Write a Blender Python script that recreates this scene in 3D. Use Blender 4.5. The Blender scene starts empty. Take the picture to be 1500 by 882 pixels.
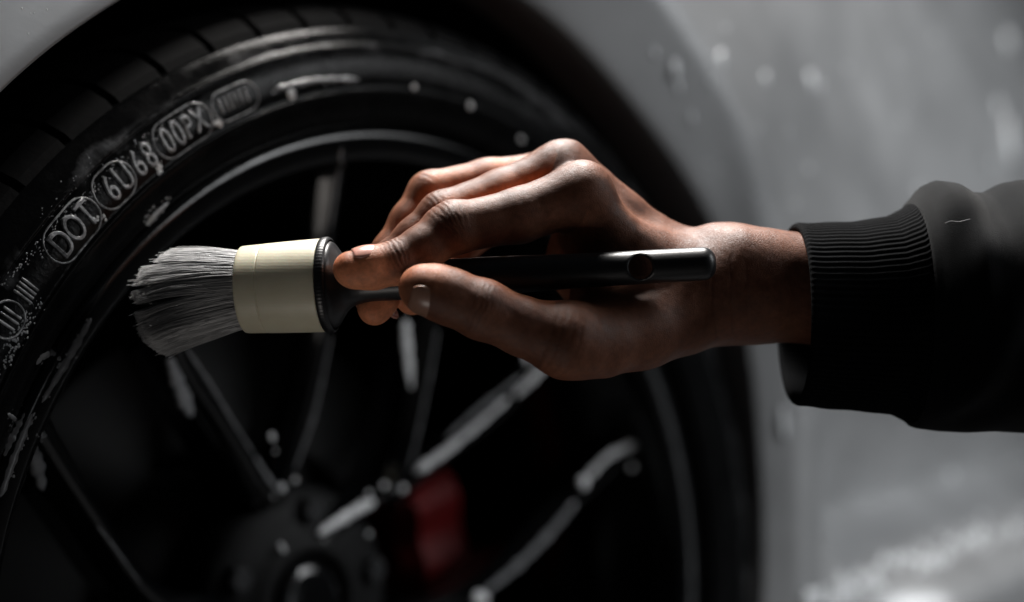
import bpy, bmesh, math, random
import numpy as np
from mathutils import Matrix, Vector

random.seed(7)
RNG = np.random.default_rng(7)
SC = bpy.context.scene
COL = SC.collection

# ------------------------------------------------------------------ camera
CZ = 0.470                       # camera height above the floor (m)
FPX = 2083.0                     # focal length in pixels of a 1500 px wide picture
cam_data = bpy.data.cameras.new('camera')
cam_data.sensor_width = 36.0
cam_data.lens = FPX / 1500.0 * 36.0
cam_data.clip_start = 0.02
cam_data.clip_end = 60.0
cam_data.dof.use_dof = True
cam_data.dof.focus_distance = 0.546
cam_data.dof.aperture_fstop = 2.8
cam = bpy.data.objects.new('camera', cam_data)
cam.location = (0, 0, CZ)
cam.rotation_euler = (math.radians(90), 0, 0)
COL.objects.link(cam)
SC.camera = cam

# ------------------------------------------------------------------ world and lamps
world = bpy.data.worlds.new('World')
SC.world = world
world.use_nodes = True
world.node_tree.nodes['Background'].inputs[0].default_value = (0.55, 0.62, 0.70, 1)
world.node_tree.nodes['Background'].inputs[1].default_value = 0.012


def area(name, loc, target, sx, sy, watts, col):
    d = bpy.data.lights.new(name, 'AREA')
    d.shape = 'RECTANGLE'
    d.size, d.size_y = sx, sy
    d.energy = watts
    d.color = col
    o = bpy.data.objects.new(name, d)
    o.location = loc
    o.rotation_euler = (Vector(target) - Vector(loc)).to_track_quat('-Z', 'Y').to_euler()
    COL.objects.link(o)
    return o


area('ceiling_softbox', (-0.02, 0.90, CZ + 0.80), (0.04, 0.58, CZ), 0.45, 0.24, 31.0, (1.0, 0.96, 0.92))
win = area('workshop_window', (1.45, 0.80, CZ + 0.62), (0.58, 1.16, CZ + 0.02), 0.9, 0.8, 4.4, (0.96, 0.98, 1.0))
win.data.spread = math.radians(66)
area('lip_highlight_fill', (1.50, 0.30, CZ - 0.05), (0.14, 0.87, CZ - 0.1), 0.12, 0.90, 0.5, (0.92, 0.96, 1.0))  # added unseen strip, puts a reflection line in lip and spokes
low = area('floor_bounce_fill', (-0.13, 0.30, CZ - 0.34), (-0.045, 0.54, CZ), 0.12, 0.10, 0.015, (1.0, 0.93, 0.87))  # added fill standing in for light bounced off the wet floor
low.data.spread = math.radians(50)

vs = SC.view_settings
vs.view_transform = 'Standard'
vs.look = 'None'
vs.exposure = 0.0
vs.gamma = 1.0
SC.cycles.use_denoising = True
SC.cycles.max_bounces = 5
SC.cycles.caustics_reflective = False
SC.cycles.caustics_refractive = False

# ------------------------------------------------------------------ helpers
MMD = 548.0                      # distance of the hand plane from the camera (mm)


def P(px, py, y=0.0):
    """picture point at a depth of y mm behind the hand plane -> mm, camera-centred"""
    d = MMD + y
    return np.array([(px - 750) * d / FPX, y, (441 - py) * d / FPX])


def to_world(v):
    """mm, hand frame -> metres, world"""
    v = np.asarray(v, float)
    return (v + np.array([0, MMD, 0])) * 1e-3 + np.array([0, 0, CZ])


def link(o, parent=None, label=None, cat=None, group=None, kind=None):
    COL.objects.link(o)
    if parent is not None:
        o.parent = parent
    if label:
        o['label'] = label
    if cat:
        o['category'] = cat
    if group:
        o['group'] = group
    if kind:
        o['kind'] = kind
    return o


def mesh_obj(name, verts, faces, mat, parent=None, smooth=True, **kw):
    me = bpy.data.meshes.new(name)
    v = np.asarray(verts, float)
    me.from_pydata(v.tolist(), [], faces.tolist() if hasattr(faces, 'tolist') else faces)
    me.materials.append(mat)
    if smooth:
        me.polygons.foreach_set('use_smooth', [True] * len(me.polygons))
    me.update()
    return link(bpy.data.objects.new(name, me), parent, **kw)


def empty(name, loc=(0, 0, 0), **kw):
    o = bpy.data.objects.new(name, None)
    o.empty_display_size = 0.02
    o.location = loc
    return link(o, **kw)


def new_mat(name):
    m = bpy.data.materials.new(name)
    m.use_nodes = True
    nt = m.node_tree
    return m, nt, nt.nodes['Principled BSDF']


def node(nt, kind, **props):
    n = nt.nodes.new(kind)
    for k, v in props.items():
        setattr(n, k, v)
    return n


def ramp(nt, fac, stops):
    r = node(nt, 'ShaderNodeValToRGB')
    e = r.color_ramp.elements
    while len(e) < len(stops):
        e.new(0.5)
    for el, (p, c) in zip(e, stops):
        el.position = p
        el.color = c if len(c) == 4 else (*c, 1)
    nt.links.new(fac, r.inputs[0])
    return r.outputs[0]


def noise(nt, scale, detail=4, rough=0.55, vec=None, dist=0.0):
    n = node(nt, 'ShaderNodeTexNoise')
    n.inputs['Scale'].default_value = scale
    n.inputs['Detail'].default_value = detail
    n.inputs['Roughness'].default_value = rough
    n.inputs['Distortion'].default_value = dist
    if vec is not None:
        nt.links.new(vec, n.inputs['Vector'])
    return n.outputs['Fac']


def objco(nt):
    return node(nt, 'ShaderNodeTexCoord').outputs['Object']


def math_n(nt, op, a, b=None, clamp=False):
    m = node(nt, 'ShaderNodeMath', operation=op)
    m.use_clamp = clamp
    for i, x in enumerate((a, b)):
        if x is None:
            continue
        if isinstance(x, (int, float)):
            m.inputs[i].default_value = x
        else:
            nt.links.new(x, m.inputs[i])
    return m.outputs[0]


def mixc(nt, fac, a, b):
    m = node(nt, 'ShaderNodeMix', data_type='RGBA')
    if isinstance(fac, (int, float)):
        m.inputs[0].default_value = fac
    else:
        nt.links.new(fac, m.inputs[0])
    for i, x in ((6, a), (7, b)):
        if isinstance(x, tuple):
            m.inputs[i].default_value = (*x, 1) if len(x) == 3 else x
        else:
            nt.links.new(x, m.inputs[i])
    return m.outputs[2]


def bump(nt, bsdf, height, strength, dist, chain=None):
    b = node(nt, 'ShaderNodeBump')
    b.inputs['Strength'].default_value = strength
    b.inputs['Distance'].default_value = dist
    nt.links.new(height, b.inputs['Height'])
    if chain is not None:
        nt.links.new(chain, b.inputs['Normal'])
    if bsdf is not None:
        nt.links.new(b.outputs[0], bsdf.inputs['Normal'])
    return b.outputs[0]


# ------------------------------------------------------------------ materials
def mat_paint():
    m, nt, b = new_mat('silver_grey_paint')
    co = objco(nt)
    n = noise(nt, 9.0, 5, 0.6, co)
    c = ramp(nt, n, [(0.3, (0.215, 0.219, 0.224)), (0.7, (0.285, 0.290, 0.296))])
    nt.links.new(c, b.inputs['Base Color'])
    b.inputs['Metallic'].default_value = 0.25
    r = ramp(nt, noise(nt, 14, 4, 0.6, co), [(0.35, (0.36,) * 3), (0.7, (0.52,) * 3)])
    nt.links.new(r, b.inputs['Roughness'])
    b.inputs['Coat Weight'].default_value = 0.6
    b.inputs['Coat Roughness'].default_value = 0.18
    # soapy film drying in patches
    f = noise(nt, 26, 6, 0.7, co, 1.2)
    bump(nt, b, f, 0.10, 0.002)
    return m


def mat_gloss_black():
    m, nt, b = new_mat('gloss_black_alloy')
    co = objco(nt)
    b.inputs['Base Color'].default_value = (0.0035, 0.0038, 0.0042, 1)
    r = ramp(nt, noise(nt, 40, 5, 0.65, co), [(0.3, (0.09,) * 3), (0.75, (0.20,) * 3)])
    nt.links.new(r, b.inputs['Roughness'])
    b.inputs['Specular IOR Level'].default_value = 0.42
    bump(nt, b, noise(nt, 160, 4, 0.6, co), 0.12, 0.0008)
    return m


def mat_rubber():
    m, nt, b = new_mat('wet_tyre_rubber')
    co = objco(nt)
    sep = node(nt, 'ShaderNodeSeparateXYZ')
    nt.links.new(co, sep.inputs[0])
    rr = math_n(nt, 'SQRT', math_n(nt, 'ADD', math_n(nt, 'MULTIPLY', sep.outputs[0], sep.outputs[0]),
                                   math_n(nt, 'MULTIPLY', sep.outputs[1], sep.outputs[1])))
    wob = math_n(nt, 'MULTIPLY', math_n(nt, 'SUBTRACT', noise(nt, 38, 5, 0.6, co), 0.5), 0.020)
    rw = math_n(nt, 'ADD', rr, wob)
    # soap left behind in a narrow, broken ring outside the lettering
    band = math_n(nt, 'SUBTRACT', 1.0, math_n(nt, 'MULTIPLY', math_n(nt, 'ABSOLUTE', math_n(nt, 'SUBTRACT', rw, 0.2835)), 300.0), True)
    band2 = math_n(nt, 'SUBTRACT', 1.0, math_n(nt, 'MULTIPLY', math_n(nt, 'ABSOLUTE', math_n(nt, 'SUBTRACT', rw, 0.2955)), 190.0), True)
    broken = ramp(nt, noise(nt, 30, 6, 0.65, co, 0.6), [(0.47, (0,) * 3), (0.62, (0.75,) * 3)])
    broken2 = ramp(nt, noise(nt, 22, 6, 0.7, co, 1.0), [(0.55, (0,) * 3), (0.75, (0.12,) * 3)])
    film = math_n(nt, 'ADD', math_n(nt, 'MULTIPLY', band, broken), math_n(nt, 'MULTIPLY', band2, broken2), True)
    base = ramp(nt, noise(nt, 60, 5, 0.6, co), [(0.3, (0.0025, 0.0026, 0.0028)), (0.75, (0.006, 0.0063, 0.0066))])
    nt.links.new(mixc(nt, film, base, (0.10, 0.102, 0.107)), b.inputs['Base Color'])
    ro = ramp(nt, noise(nt, 90, 5, 0.7, co), [(0.35, (0.13,) * 3), (0.7, (0.30,) * 3)])
    nt.links.new(ro, b.inputs['Roughness'])
    b.inputs['Specular IOR Level'].default_value = 0.07
    b1 = bump(nt, None, noise(nt, 420, 4, 0.6, co), 0.35, 0.0006)
    bump(nt, b, film, 0.5, 0.0006, b1)
    return m


def mat_simple(name, col, rough, metal=0.0, spec=0.5, bump_scale=None, bump_s=0.2, bump_d=0.0005, var=0.25):
    m, nt, b = new_mat(name)
    co = objco(nt)
    lo = tuple(c * (1 - var) for c in col)
    hi = tuple(min(1, c * (1 + var)) for c in col)
    nt.links.new(ramp(nt, noise(nt, (bump_scale or 120) * 0.4, 5, 0.6, co), [(0.3, lo), (0.7, hi)]), b.inputs['Base Color'])
    b.inputs['Roughness'].default_value = rough
    b.inputs['Metallic'].default_value = metal
    b.inputs['Specular IOR Level'].default_value = spec
    if bump_scale:
        bump(nt, b, noise(nt, bump_scale, 5, 0.6, co), bump_s, bump_d)
    return m


def mat_skin():
    m, nt, b = new_mat('brown_skin')
    co = objco(nt)
    at = node(nt, 'ShaderNodeAttribute', attribute_name='palm').outputs['Fac']
    cr = node(nt, 'ShaderNodeAttribute', attribute_name='fold').outputs['Fac']
    n1 = noise(nt, 70, 5, 0.6, co)
    n2 = noise(nt, 420, 4, 0.65, co)
    dors = ramp(nt, n1, [(0.30, (0.104, 0.038, 0.021)), (0.5, (0.155, 0.062, 0.035)), (0.72, (0.208, 0.088, 0.053))])
    palm = ramp(nt, n1, [(0.3, (0.74, 0.25, 0.115)), (0.7, (0.82, 0.33, 0.175))])
    c = mixc(nt, at, dors, palm)
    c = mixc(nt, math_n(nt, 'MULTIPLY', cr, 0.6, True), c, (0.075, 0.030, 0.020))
    spk = ramp(nt, n2, [(0.35, (0.82,) * 3), (0.65, (1.12,) * 3)])
    mul = node(nt, 'ShaderNodeMix', data_type='RGBA', blend_type='MULTIPLY')
    mul.inputs[0].default_value = 1.0
    nt.links.new(c, mul.inputs[6])
    nt.links.new(spk, mul.inputs[7])
    nt.links.new(mul.outputs[2], b.inputs['Base Color'])
    b.inputs['Subsurface Weight'].default_value = 0.15
    b.inputs['Subsurface Radius'].default_value = (1.0, 0.32, 0.15)
    b.inputs['Subsurface Scale'].default_value = 0.0035
    ro = ramp(nt, n2, [(0.3, (0.42,) * 3), (0.7, (0.56,) * 3)])
    nt.links.new(ro, b.inputs['Roughness'])
    b.inputs['Specular IOR Level'].default_value = 0.28
    v = node(nt, 'ShaderNodeTexVoronoi', feature='DISTANCE_TO_EDGE')
    v.inputs['Scale'].default_value = 1250
    mp = node(nt, 'ShaderNodeMapping')
    mp.inputs['Scale'].default_value = (0.8, 1.0, 1.35)
    mp.inputs['Rotation'].default_value = (0, 0.5, 0.2)
    nt.links.new(co, mp.inputs[0])
    nt.links.new(mp.outputs[0], v.inputs['Vector'])
    edge = ramp(nt, v.outputs['Distance'], [(0.0, (0,) * 3), (0.16, (1,) * 3)])
    b1 = bump(nt, None, edge, 0.27, 0.00028)
    bump(nt, b, noise(nt, 800, 3, 0.6, co), 0.14, 0.0004, b1)
    return m


def mat_nail(name, col):
    m, nt, b = new_mat(name)
    co = objco(nt)
    nt.links.new(ramp(nt, noise(nt, 220, 4, 0.6, co), [(0.3, tuple(c * 0.85 for c in col)), (0.7, col)]), b.inputs['Base Color'])
    b.inputs['Roughness'].default_value = 0.32
    b.inputs['Subsurface Weight'].default_value = 0.15
    b.inputs['Subsurface Scale'].default_value = 0.002
    bump(nt, b, noise(nt, 500, 3, 0.6, co), 0.08, 0.0003)
    return m


def mat_cloth(name, base):
    m, nt, b = new_mat(name)
    co = objco(nt)
    n = noise(nt, 2400, 4, 0.7, co)
    nt.links.new(ramp(nt, noise(nt, 45, 5, 0.7, co), [(0.3, tuple(c * 0.7 for c in base)), (0.75, tuple(c * 1.4 for c in base))]), b.inputs['Base Color'])
    b.inputs['Roughness'].default_value = 0.95
    b.inputs['Specular IOR Level'].default_value = 0.06
    b.inputs['Sheen Weight'].default_value = 0.0 if 'rib' in name else 0.11
    b.inputs['Sheen Roughness'].default_value = 0.5
    bump(nt, b, n, 0.6, 0.0008)
    return m


def mat_bristle():
    m, nt, b = new_mat('grey_bristle')
    at = node(nt, 'ShaderNodeAttribute', attribute_name='tone').outputs['Fac']
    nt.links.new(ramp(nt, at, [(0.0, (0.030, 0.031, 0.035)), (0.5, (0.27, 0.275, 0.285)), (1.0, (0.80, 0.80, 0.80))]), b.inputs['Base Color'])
    b.inputs['Roughness'].default_value = 0.42
    b.inputs['Specular IOR Level'].default_value = 0.5
    return m


def mat_foam(name, col, alpha_rough=0.35):
    m, nt, b = new_mat(name)
    co = objco(nt)
    nt.links.new(ramp(nt, noise(nt, 300, 4, 0.6, co), [(0.3, tuple(c * 0.8 for c in col)), (0.7, col)]), b.inputs['Base Color'])
    b.inputs['Roughness'].default_value = alpha_rough
    b.inputs['Subsurface Weight'].default_value = 0.2
    b.inputs['Subsurface Radius'].default_value = (1.0, 1.0, 1.0)
    b.inputs['Subsurface Scale'].default_value = 0.0015
    b.inputs['Specular IOR Level'].default_value = 0.6
    return m


def mat_cream():
    m, nt, b = new_mat('cream_plastic')
    co = objco(nt)
    n = noise(nt, 55, 5, 0.6, co)
    nt.links.new(ramp(nt, n, [(0.3, (0.66, 0.61, 0.45)), (0.7, (0.74, 0.70, 0.54))]), b.inputs['Base Color'])
    b.inputs['Roughness'].default_value = 0.42
    b.inputs['Subsurface Weight'].default_value = 0.12
    b.inputs['Subsurface Scale'].default_value = 0.003
    w = node(nt, 'ShaderNodeTexWave', wave_type='BANDS', bands_direction='Z')
    w.inputs['Scale'].default_value = 260
    w.inputs['Distortion'].default_value = 2.0
    nt.links.new(co, w.inputs['Vector'])
    b1 = bump(nt, None, w.outputs['Fac'], 0.05, 0.0002)
    bump(nt, b, noise(nt, 300, 4, 0.6, co), 0.10, 0.0004, b1)
    return m


M_PAINT = mat_paint()
M_ALLOY = mat_gloss_black()
M_RUBBER = mat_rubber()
M_LETTER = mat_simple('soapy_raised_rubber', (0.24, 0.245, 0.255), 0.17, 0, 0.5, 700, 0.6, 0.0004, 0.85)
M_TREAD = mat_simple('dry_tread_rubber', (0.003, 0.003, 0.0032), 0.7, 0, 0.08, 300, 0.4, 0.0005)
M_LINER = mat_simple('matt_black_liner', (0.003, 0.003, 0.0035), 0.9, 0, 0.2, 60, 0.3, 0.002)
M_RED = mat_simple('red_caliper_paint', (0.085, 0.003, 0.0035), 0.6, 0, 0.15, 150, 0.1)
M_DISC = mat_simple('brake_disc_iron', (0.005, 0.0052, 0.0055), 0.6, 0.0, 0.15, 90, 0.1)
M_BLACKPL = mat_simple('satin_black_plastic', (0.010, 0.0105, 0.012), 0.36, 0, 0.5, 700, 0.15, 0.0003)
M_CREAM = mat_cream()
M_BRISTLE = mat_bristle()
M_SKIN = mat_skin()
M_NAIL = mat_nail('fingernail_pink', (0.62, 0.30, 0.235))
M_NAIL_D = mat_nail('fingernail_thumb', (0.30, 0.165, 0.115))
M_CLOTH = mat_cloth('black_fleece', (0.007, 0.008, 0.009))
M_RIB = mat_cloth('black_rib_knit', (0.0055, 0.006, 0.0068))
M_FOAM_GLINT = mat_foam('white_foam_and_glint', (0.84, 0.85, 0.86), 0.10)  # suds, and bright enough to serve as painted spoke highlights
M_FILM_GLINT = mat_foam('grey_film_and_glint', (0.24, 0.245, 0.255), 0.2)  # soap film, also painted as highlight lines and lip sheen
M_WATER = mat_foam('soapy_water', (0.70, 0.72, 0.74), 0.10)
M_FLOOR = mat_simple('dark_wet_concrete', (0.05, 0.05, 0.052), 0.5, 0, 0.5, 12, 0.2, 0.004)

# ------------------------------------------------------------------ floor
mesh_obj('floor', [(-4, -2, 0), (4, -2, 0), (4, 5, 0), (-4, 5, 0)], [(0, 1, 2, 3)], M_FLOOR, smooth=False, kind='structure')

# ------------------------------------------------------------------ the wheel's own frame
RIM = 0.24
WC = np.array([-0.0433887, 0.7082443, -0.158145 + CZ])
TH, PH = math.radians(48.91), math.radians(3.264)
WN = np.array([math.sin(TH) * math.cos(PH), -math.cos(TH) * math.cos(PH), math.sin(PH)])
W1 = np.array([math.cos(TH), math.sin(TH), 0.0])
W2 = np.cross(WN, W1)
WM = Matrix(((W1[0], W2[0], WN[0], WC[0]), (W1[1], W2[1], WN[1], WC[1]), (W1[2], W2[2], WN[2], WC[2]), (0, 0, 0, 1)))


def on_wheel(px, py, w):
    """where the sight line through a picture point meets the plane w (m) of the wheel frame -> u, v"""
    d = np.array([(px - 750) / FPX, 1.0, (441 - py) / FPX])
    c = WC - np.array([0, 0, CZ])
    t = ((c + WN * w) @ WN) / (d @ WN)
    q = d * t - c
    return q @ W1, q @ W2


def lathe(profile, n=192, a0=0.0, a1=2 * math.pi, closed=False):
    """profile of (r, w) points turned about the axle"""
    full = abs(a1 - a0 - 2 * math.pi) < 1e-6
    m = n if full else n + 1
    pr = np.array(profile, float)
    an = a0 + (a1 - a0) * np.arange(m) / n
    V = np.stack([np.outer(np.cos(an), pr[:, 0]), np.outer(np.sin(an), pr[:, 0]), np.tile(pr[:, 1], (m, 1))], -1).reshape(-1, 3)
    k = len(pr)
    faces = []
    kk = k if closed else k - 1
    for i in range(n):
        j = (i + 1) % m
        for a in range(kk):
            b_ = (a + 1) % k
            faces.append((i * k + a, j * k + a, j * k + b_, i * k + b_))
    return V, faces


def smooth_profile(pts, sub=5):
    """Catmull-Rom through profile points"""
    p = np.array(pts, float)
    q = np.vstack([2 * p[0] - p[1], p, 2 * p[-1] - p[-2]])
    out = []
    for i in range(1, len(q) - 2):
        for s in range(sub):
            t = s / sub
            out.append(0.5 * ((2 * q[i]) + (-q[i - 1] + q[i + 1]) * t + (2 * q[i - 1] - 5 * q[i] + 4 * q[i + 1] - q[i + 2]) * t * t
                              + (-q[i - 1] + 3 * q[i] - 3 * q[i + 1] + q[i + 2]) * t ** 3))
    out.append(p[-1])
    return np.array(out)


# ------------------------------------------------------------------ car
car = empty('car', (WC[0], WC[1], 0), label='silver grey car with a black alloy wheel, seen close at its wheel arch', cat='car')
CAR_INV = Matrix.Translation((-WC[0], -WC[1], 0))


def car_part(o):
    """wheel-frame mesh -> part of the car"""
    o.matrix_local = CAR_INV @ WM
    return o


# --- fender with the arch
ARCH = [(-50, .290), (-20, .296), (0, .300), (12, .307), (22, .319), (30, .327), (38, .332), (53, .331), (61, .334), (69, .340), (95, .343), (121, .329), (134, .327), (160, .325), (185, .32), (230, .31)]
angs = np.radians(np.linspace(-50, 230, 240))
arch_r = np.interp(np.degrees(angs), [a for a, _ in ARCH], [r for _, r in ARCH])
k = np.hanning(15)
arch_r = np.convolve(np.pad(arch_r, 7, mode='edge'), k / k.sum(), 'valid')


def sstep(a, b, x):
    t = np.clip((x - a) / (b - a), 0, 1)
    return t * t * (3 - 2 * t)


def body_w(u, v):
    w = 0.012 + 0.0 * u
    w = w - 0.36 * np.clip(v - 0.16, 0, None) ** 2            # shoulder leans in
    w = w - 0.10 * np.clip(u - 0.30, 0, None) ** 2
    w = w - 0.30 * np.clip(-u - 0.15, 0, None) ** 2
    w = w - 0.046 * sstep(0.11, 0.00, v) * sstep(0.34, 0.46, u)        # hollow above the sill
    w = w + 0.095 * sstep(0.005, -0.070, v) * sstep(0.33, 0.50, u)     # sill kicks out
    return w


offs = np.concatenate([[-0.012, -0.008, -0.0035, -0.0010, 0.0, 0.0012, 0.004, 0.008, 0.014, 0.022, 0.032, 0.040, 0.046, 0.052, 0.060, 0.072, 0.086], 0.1 + 2.3 * (np.linspace(0.001, 1, 84)) ** 1.8])
RW_X = [-0.012, -0.0035, 0.0, 0.004, 0.030, 0.052, 0.056, 0.061, 0.075, 0.10, 0.16, 0.30, 0.45, 2]
RW_W = [-0.040, -0.006, 0.000, 0.0030, 0.0150, 0.0265, 0.0280, 0.0284, 0.0276, 0.0252, 0.0190, 0.0085, 0.003, 0.0]


def flare(a):
    return np.interp(np.degrees(a), [0, 20, 35, 44, 60, 120], [0.45, 0.50, 0.58, 0.8, 1.0, 1.0])


def crown(a):
    """the flare turns into a panel that falls away on the near side"""
    return np.interp(np.degrees(a), [80, 112], [1.0, 0.35])


V = []
for a, r0 in zip(angs, arch_r):
    r = r0 + offs
    r = np.where(offs < 0, r0 + np.minimum(0.004, -offs * 0.3), r)
    u, v = r * math.cos(a), np.clip(r * math.sin(a), -0.235, 0.80)
    rw = np.interp(np.where(offs > 0, offs / flare(a), offs), RW_X, RW_W) * np.where(offs > 0, (0.4 + 0.6 * flare(a)) * crown(a), 1)
    V.append(np.stack([u, v, body_w(u, v) + rw], -1))
V = np.array(V)
na, nr = V.shape[:2]
F = [(i * nr + j, i * nr + j + 1, (i + 1) * nr + j + 1, (i + 1) * nr + j) for i in range(na - 1) for j in range(nr - 1)]
fender = car_part(mesh_obj('fender', V.reshape(-1, 3), F, M_PAINT, car))

pr = [(0.352, -0.030), (0.356, -0.10), (0.352, -0.26), (0.30, -0.27), (0.05, -0.272)]
v_, f_ = lathe(pr, 96)
car_part(mesh_obj('wheel_arch_liner', v_, f_, M_LINER, car))

# --- wheel: lip, barrel and hub are one casting
lip = [(0.2455, -0.008), (0.2452, -0.003), (0.2440, -0.0005), (0.2415, 0.0004), (0.2390, 0.0000), (0.2340, -0.0022), (0.2310, -0.0034), (0.2295, -0.0052), (0.2290, -0.010), (0.2285, -0.018), (0.2270, -0.024),
       (0.2235, -0.040), (0.2170, -0.060), (0.2120, -0.085), (0.2110, -0.20), (0.2200, -0.215), (0.2400, -0.222)]
v_, f_ = lathe(lip, 256)
wheel = car_part(mesh_obj('wheel', v_, f_, M_ALLOY, car, label='gloss black multi-spoke alloy wheel with soapy tyre'))


def wpart(name, v, f, mat, smooth=True, **kw):
    return mesh_obj(name, v, f, mat, wheel, smooth, **kw)


def tyre_w(r):
    return np.interp(r, TYP[:, 0], TYP[:, 1])


tp = [(0.2445, -0.012), (0.2450, -0.003), (0.2470, 0.0035), (0.2520, 0.0085), (0.2580, 0.0115), (0.2605, 0.0120), (0.2612, 0.0132), (0.2622, 0.0132), (0.2630, 0.0122),
      (0.2680, 0.0130), (0.2750, 0.0128), (0.2800, 0.0115), (0.2815, 0.0110), (0.2822, 0.0120), (0.2835, 0.0118), (0.2845, 0.0098), (0.2900, 0.0068), (0.2935, 0.0040), (0.2950, 0.0005), (0.2985, -0.0050)]
TYP = np.array(tp)
tpb = tp + [(0.3030, -0.014), (0.3060, -0.026), (0.3070, -0.040), (0.3075, -0.11), (0.3060, -0.18), (0.2990, -0.212), (0.2700, -0.226), (0.2440, -0.222)]
v_, f_ = lathe(smooth_profile(tpb, 3), 256)
tyre = wpart('tyre', v_, f_, M_RUBBER)

# shoulder blocks of the tread
NB = 64
blk = None
for i in range(NB):
    if blk is None:
        h = math.radians(360 / NB) / 2 * 0.86
        prof = [(0.2935, 0.0036), (0.2975, 0.0020), (0.3040, -0.0045), (0.3085, -0.016), (0.3110, -0.032), (0.3120, -0.060), (0.3050, -0.062), (0.3000, -0.020)]
        v_, f_ = lathe(prof, 4, -h, h, closed=True)
        kk = len(prof)
        f_ = f_ + [tuple(range(kk)), tuple(reversed(range(4 * kk, 5 * kk)))]
        blk = wpart('tread_block', v_, f_, M_TREAD, smooth=False)
        o = blk
    else:
        o = blk.copy()
        link(o, wheel)
    o.matrix_local = Matrix.Rotation(math.radians(128.3 + i * 360 / NB), 4, 'Z')


# raised lettering
def wrap_text(ch, ang, r0, height, depth=0.0011, sx=0.70, name='raised_letter'):
    cu = bpy.data.curves.new('letter', 'FONT')
    cu.body = ch
    cu.size = height / 0.70
    cu.align_x = 'CENTER'
    cu.extrude = depth
    cu.bevel_depth = 0.00028
    cu.bevel_resolution = 1
    cu.offset = -0.0002
    cu.resolution_u = 5
    to = bpy.data.objects.new('letter', cu)
    COL.objects.link(to)
    dg = bpy.context.evaluated_depsgraph_get()
    me = bpy.data.meshes.new_from_object(to.evaluated_get(dg))
    n = len(me.vertices)
    co = np.zeros(n * 3)
    me.vertices.foreach_get('co', co)
    co = co.reshape(-1, 3)
    a = math.radians(ang) - co[:, 0] * sx / r0
    r = r0 + co[:, 1] - height / 2
    w = tyre_w(r) + co[:, 2] * 0.9
    out = np.stack([r * np.cos(a), r * np.sin(a), w], -1)
    me.vertices.foreach_set('co', out.ravel())
    me.materials.clear()
    me.materials.append(M_LETTER)
    me.update()
    bpy.data.objects.remove(to)
    bpy.data.curves.remove(cu)
    return link(bpy.data.objects.new(name, me), wheel)


def tube(path, rad, sides=6, closed=False):
    """tube along an (n,3) path, rad scalar or per point"""
    p = np.asarray(path, float)
    n = len(p)
    rad = np.broadcast_to(np.asarray(rad, float), (n,))
    if closed:
        t = np.roll(p, -1, 0) - np.roll(p, 1, 0)
    else:
        t = np.gradient(p, axis=0)
    t /= np.linalg.norm(t, axis=1, keepdims=True) + 1e-12
    up = np.array([0.13, 0.21, 0.97])
    if abs(t.mean(0) @ up) > 0.9:
        up = np.array([0.97, 0.1, 0.2])
    s = np.cross(t, up)
    s /= np.linalg.norm(s, axis=1, keepdims=True) + 1e-12
    q = np.cross(s, t)
    an = 2 * math.pi * np.arange(sides) / sides
    V = p[:, None] + rad[:, None, None] * (np.cos(an)[None, :, None] * s[:, None] + np.sin(an)[None, :, None] * q[:, None])
    F = []
    for i in range(n if closed else n - 1):
        j = (i + 1) % n
        for a in range(sides):
            b_ = (a + 1) % sides
            F.append((i * sides + a, i * sides + b_, j * sides + b_, j * sides + a))
    if not closed:
        F.append(tuple(reversed(range(sides))))
        F.append(tuple(range((n - 1) * sides, n * sides)))
    return V.reshape(-1, 3), F


def capsule_outline(a_from, a_to, r_in, r_out, rad=0.00042):
    rm, rh = (r_in + r_out) / 2, (r_out - r_in) / 2
    L = math.radians(a_from - a_to) * rm / 2 - rh
    am = math.radians((a_from + a_to) / 2)
    pts = []
    for t in np.linspace(-math.pi / 2, math.pi / 2, 14):
        pts.append((L + rh * math.cos(t), rh * math.sin(t)))
    for t in np.linspace(math.pi / 2, 1.5 * math.pi, 14):
        pts.append((-L + rh * math.cos(t), rh * math.sin(t)))
    dense = []
    for i in range(len(pts)):
        a, b_ = np.array(pts[i]), np.array(pts[(i + 1) % len(pts)])
        m = max(1, int(np.linalg.norm(b_ - a) / 0.002))
        for s in range(m):
            dense.append(a + (b_ - a) * s / m)
    d = np.array(dense)
    an = am - d[:, 0] / rm
    r = rm + d[:, 1]
    path = np.stack([r * np.cos(an), r * np.sin(an), tyre_w(r) + 0.0002], -1)
    v, f = tube(path, rad, 6, True)
    return wpart('raised_outline', v, f, M_LETTER)


for ch, an in (('D', 138.5), ('O', 136.75), ('T', 135.0), ('6', 131.75), ('U', 130.05), ('6', 128.15), ('8', 126.75),
               ('0', 124.3), ('0', 122.95), ('P', 121.65), ('X', 120.2)):
    wrap_text(ch, an, 0.2722, 0.0112 if ch not in 'PX' else 0.0100)
capsule_outline(140.1, 133.75, 0.2638, 0.2795)
capsule_outline(133.5, 128.9, 0.2638, 0.2795)
capsule_outline(125.7, 118.7, 0.2638, 0.2795)
capsule_outline(118.3, 112.6, 0.2650, 0.2780)
capsule_outline(148.0, 144.9, 0.2660, 0.2790)
# small worn marks inside the blurred and the cut-off frames
for i, an in enumerate((117.3, 116.6, 116.0, 115.4, 114.7, 114.0, 146.9, 146.3, 145.8, 144.2, 143.8, 143.4, 143.0)):
    a = math.radians(an)
    r = np.linspace(0.2690, 0.2750, 5) if an < 130 else np.linspace(0.2685, 0.2765, 5)
    path = np.stack([r * math.cos(a), r * math.sin(a), tyre_w(r) + 0.0003], -1)
    v_, f_ = tube(path, 0.0006, 6)
    wpart('raised_mark', v_, f_, M_LETTER)


def rec(r):
    return -0.085 + 0.065 * np.clip((r - 0.05) / 0.18, 0, 1) ** 1.5


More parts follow.
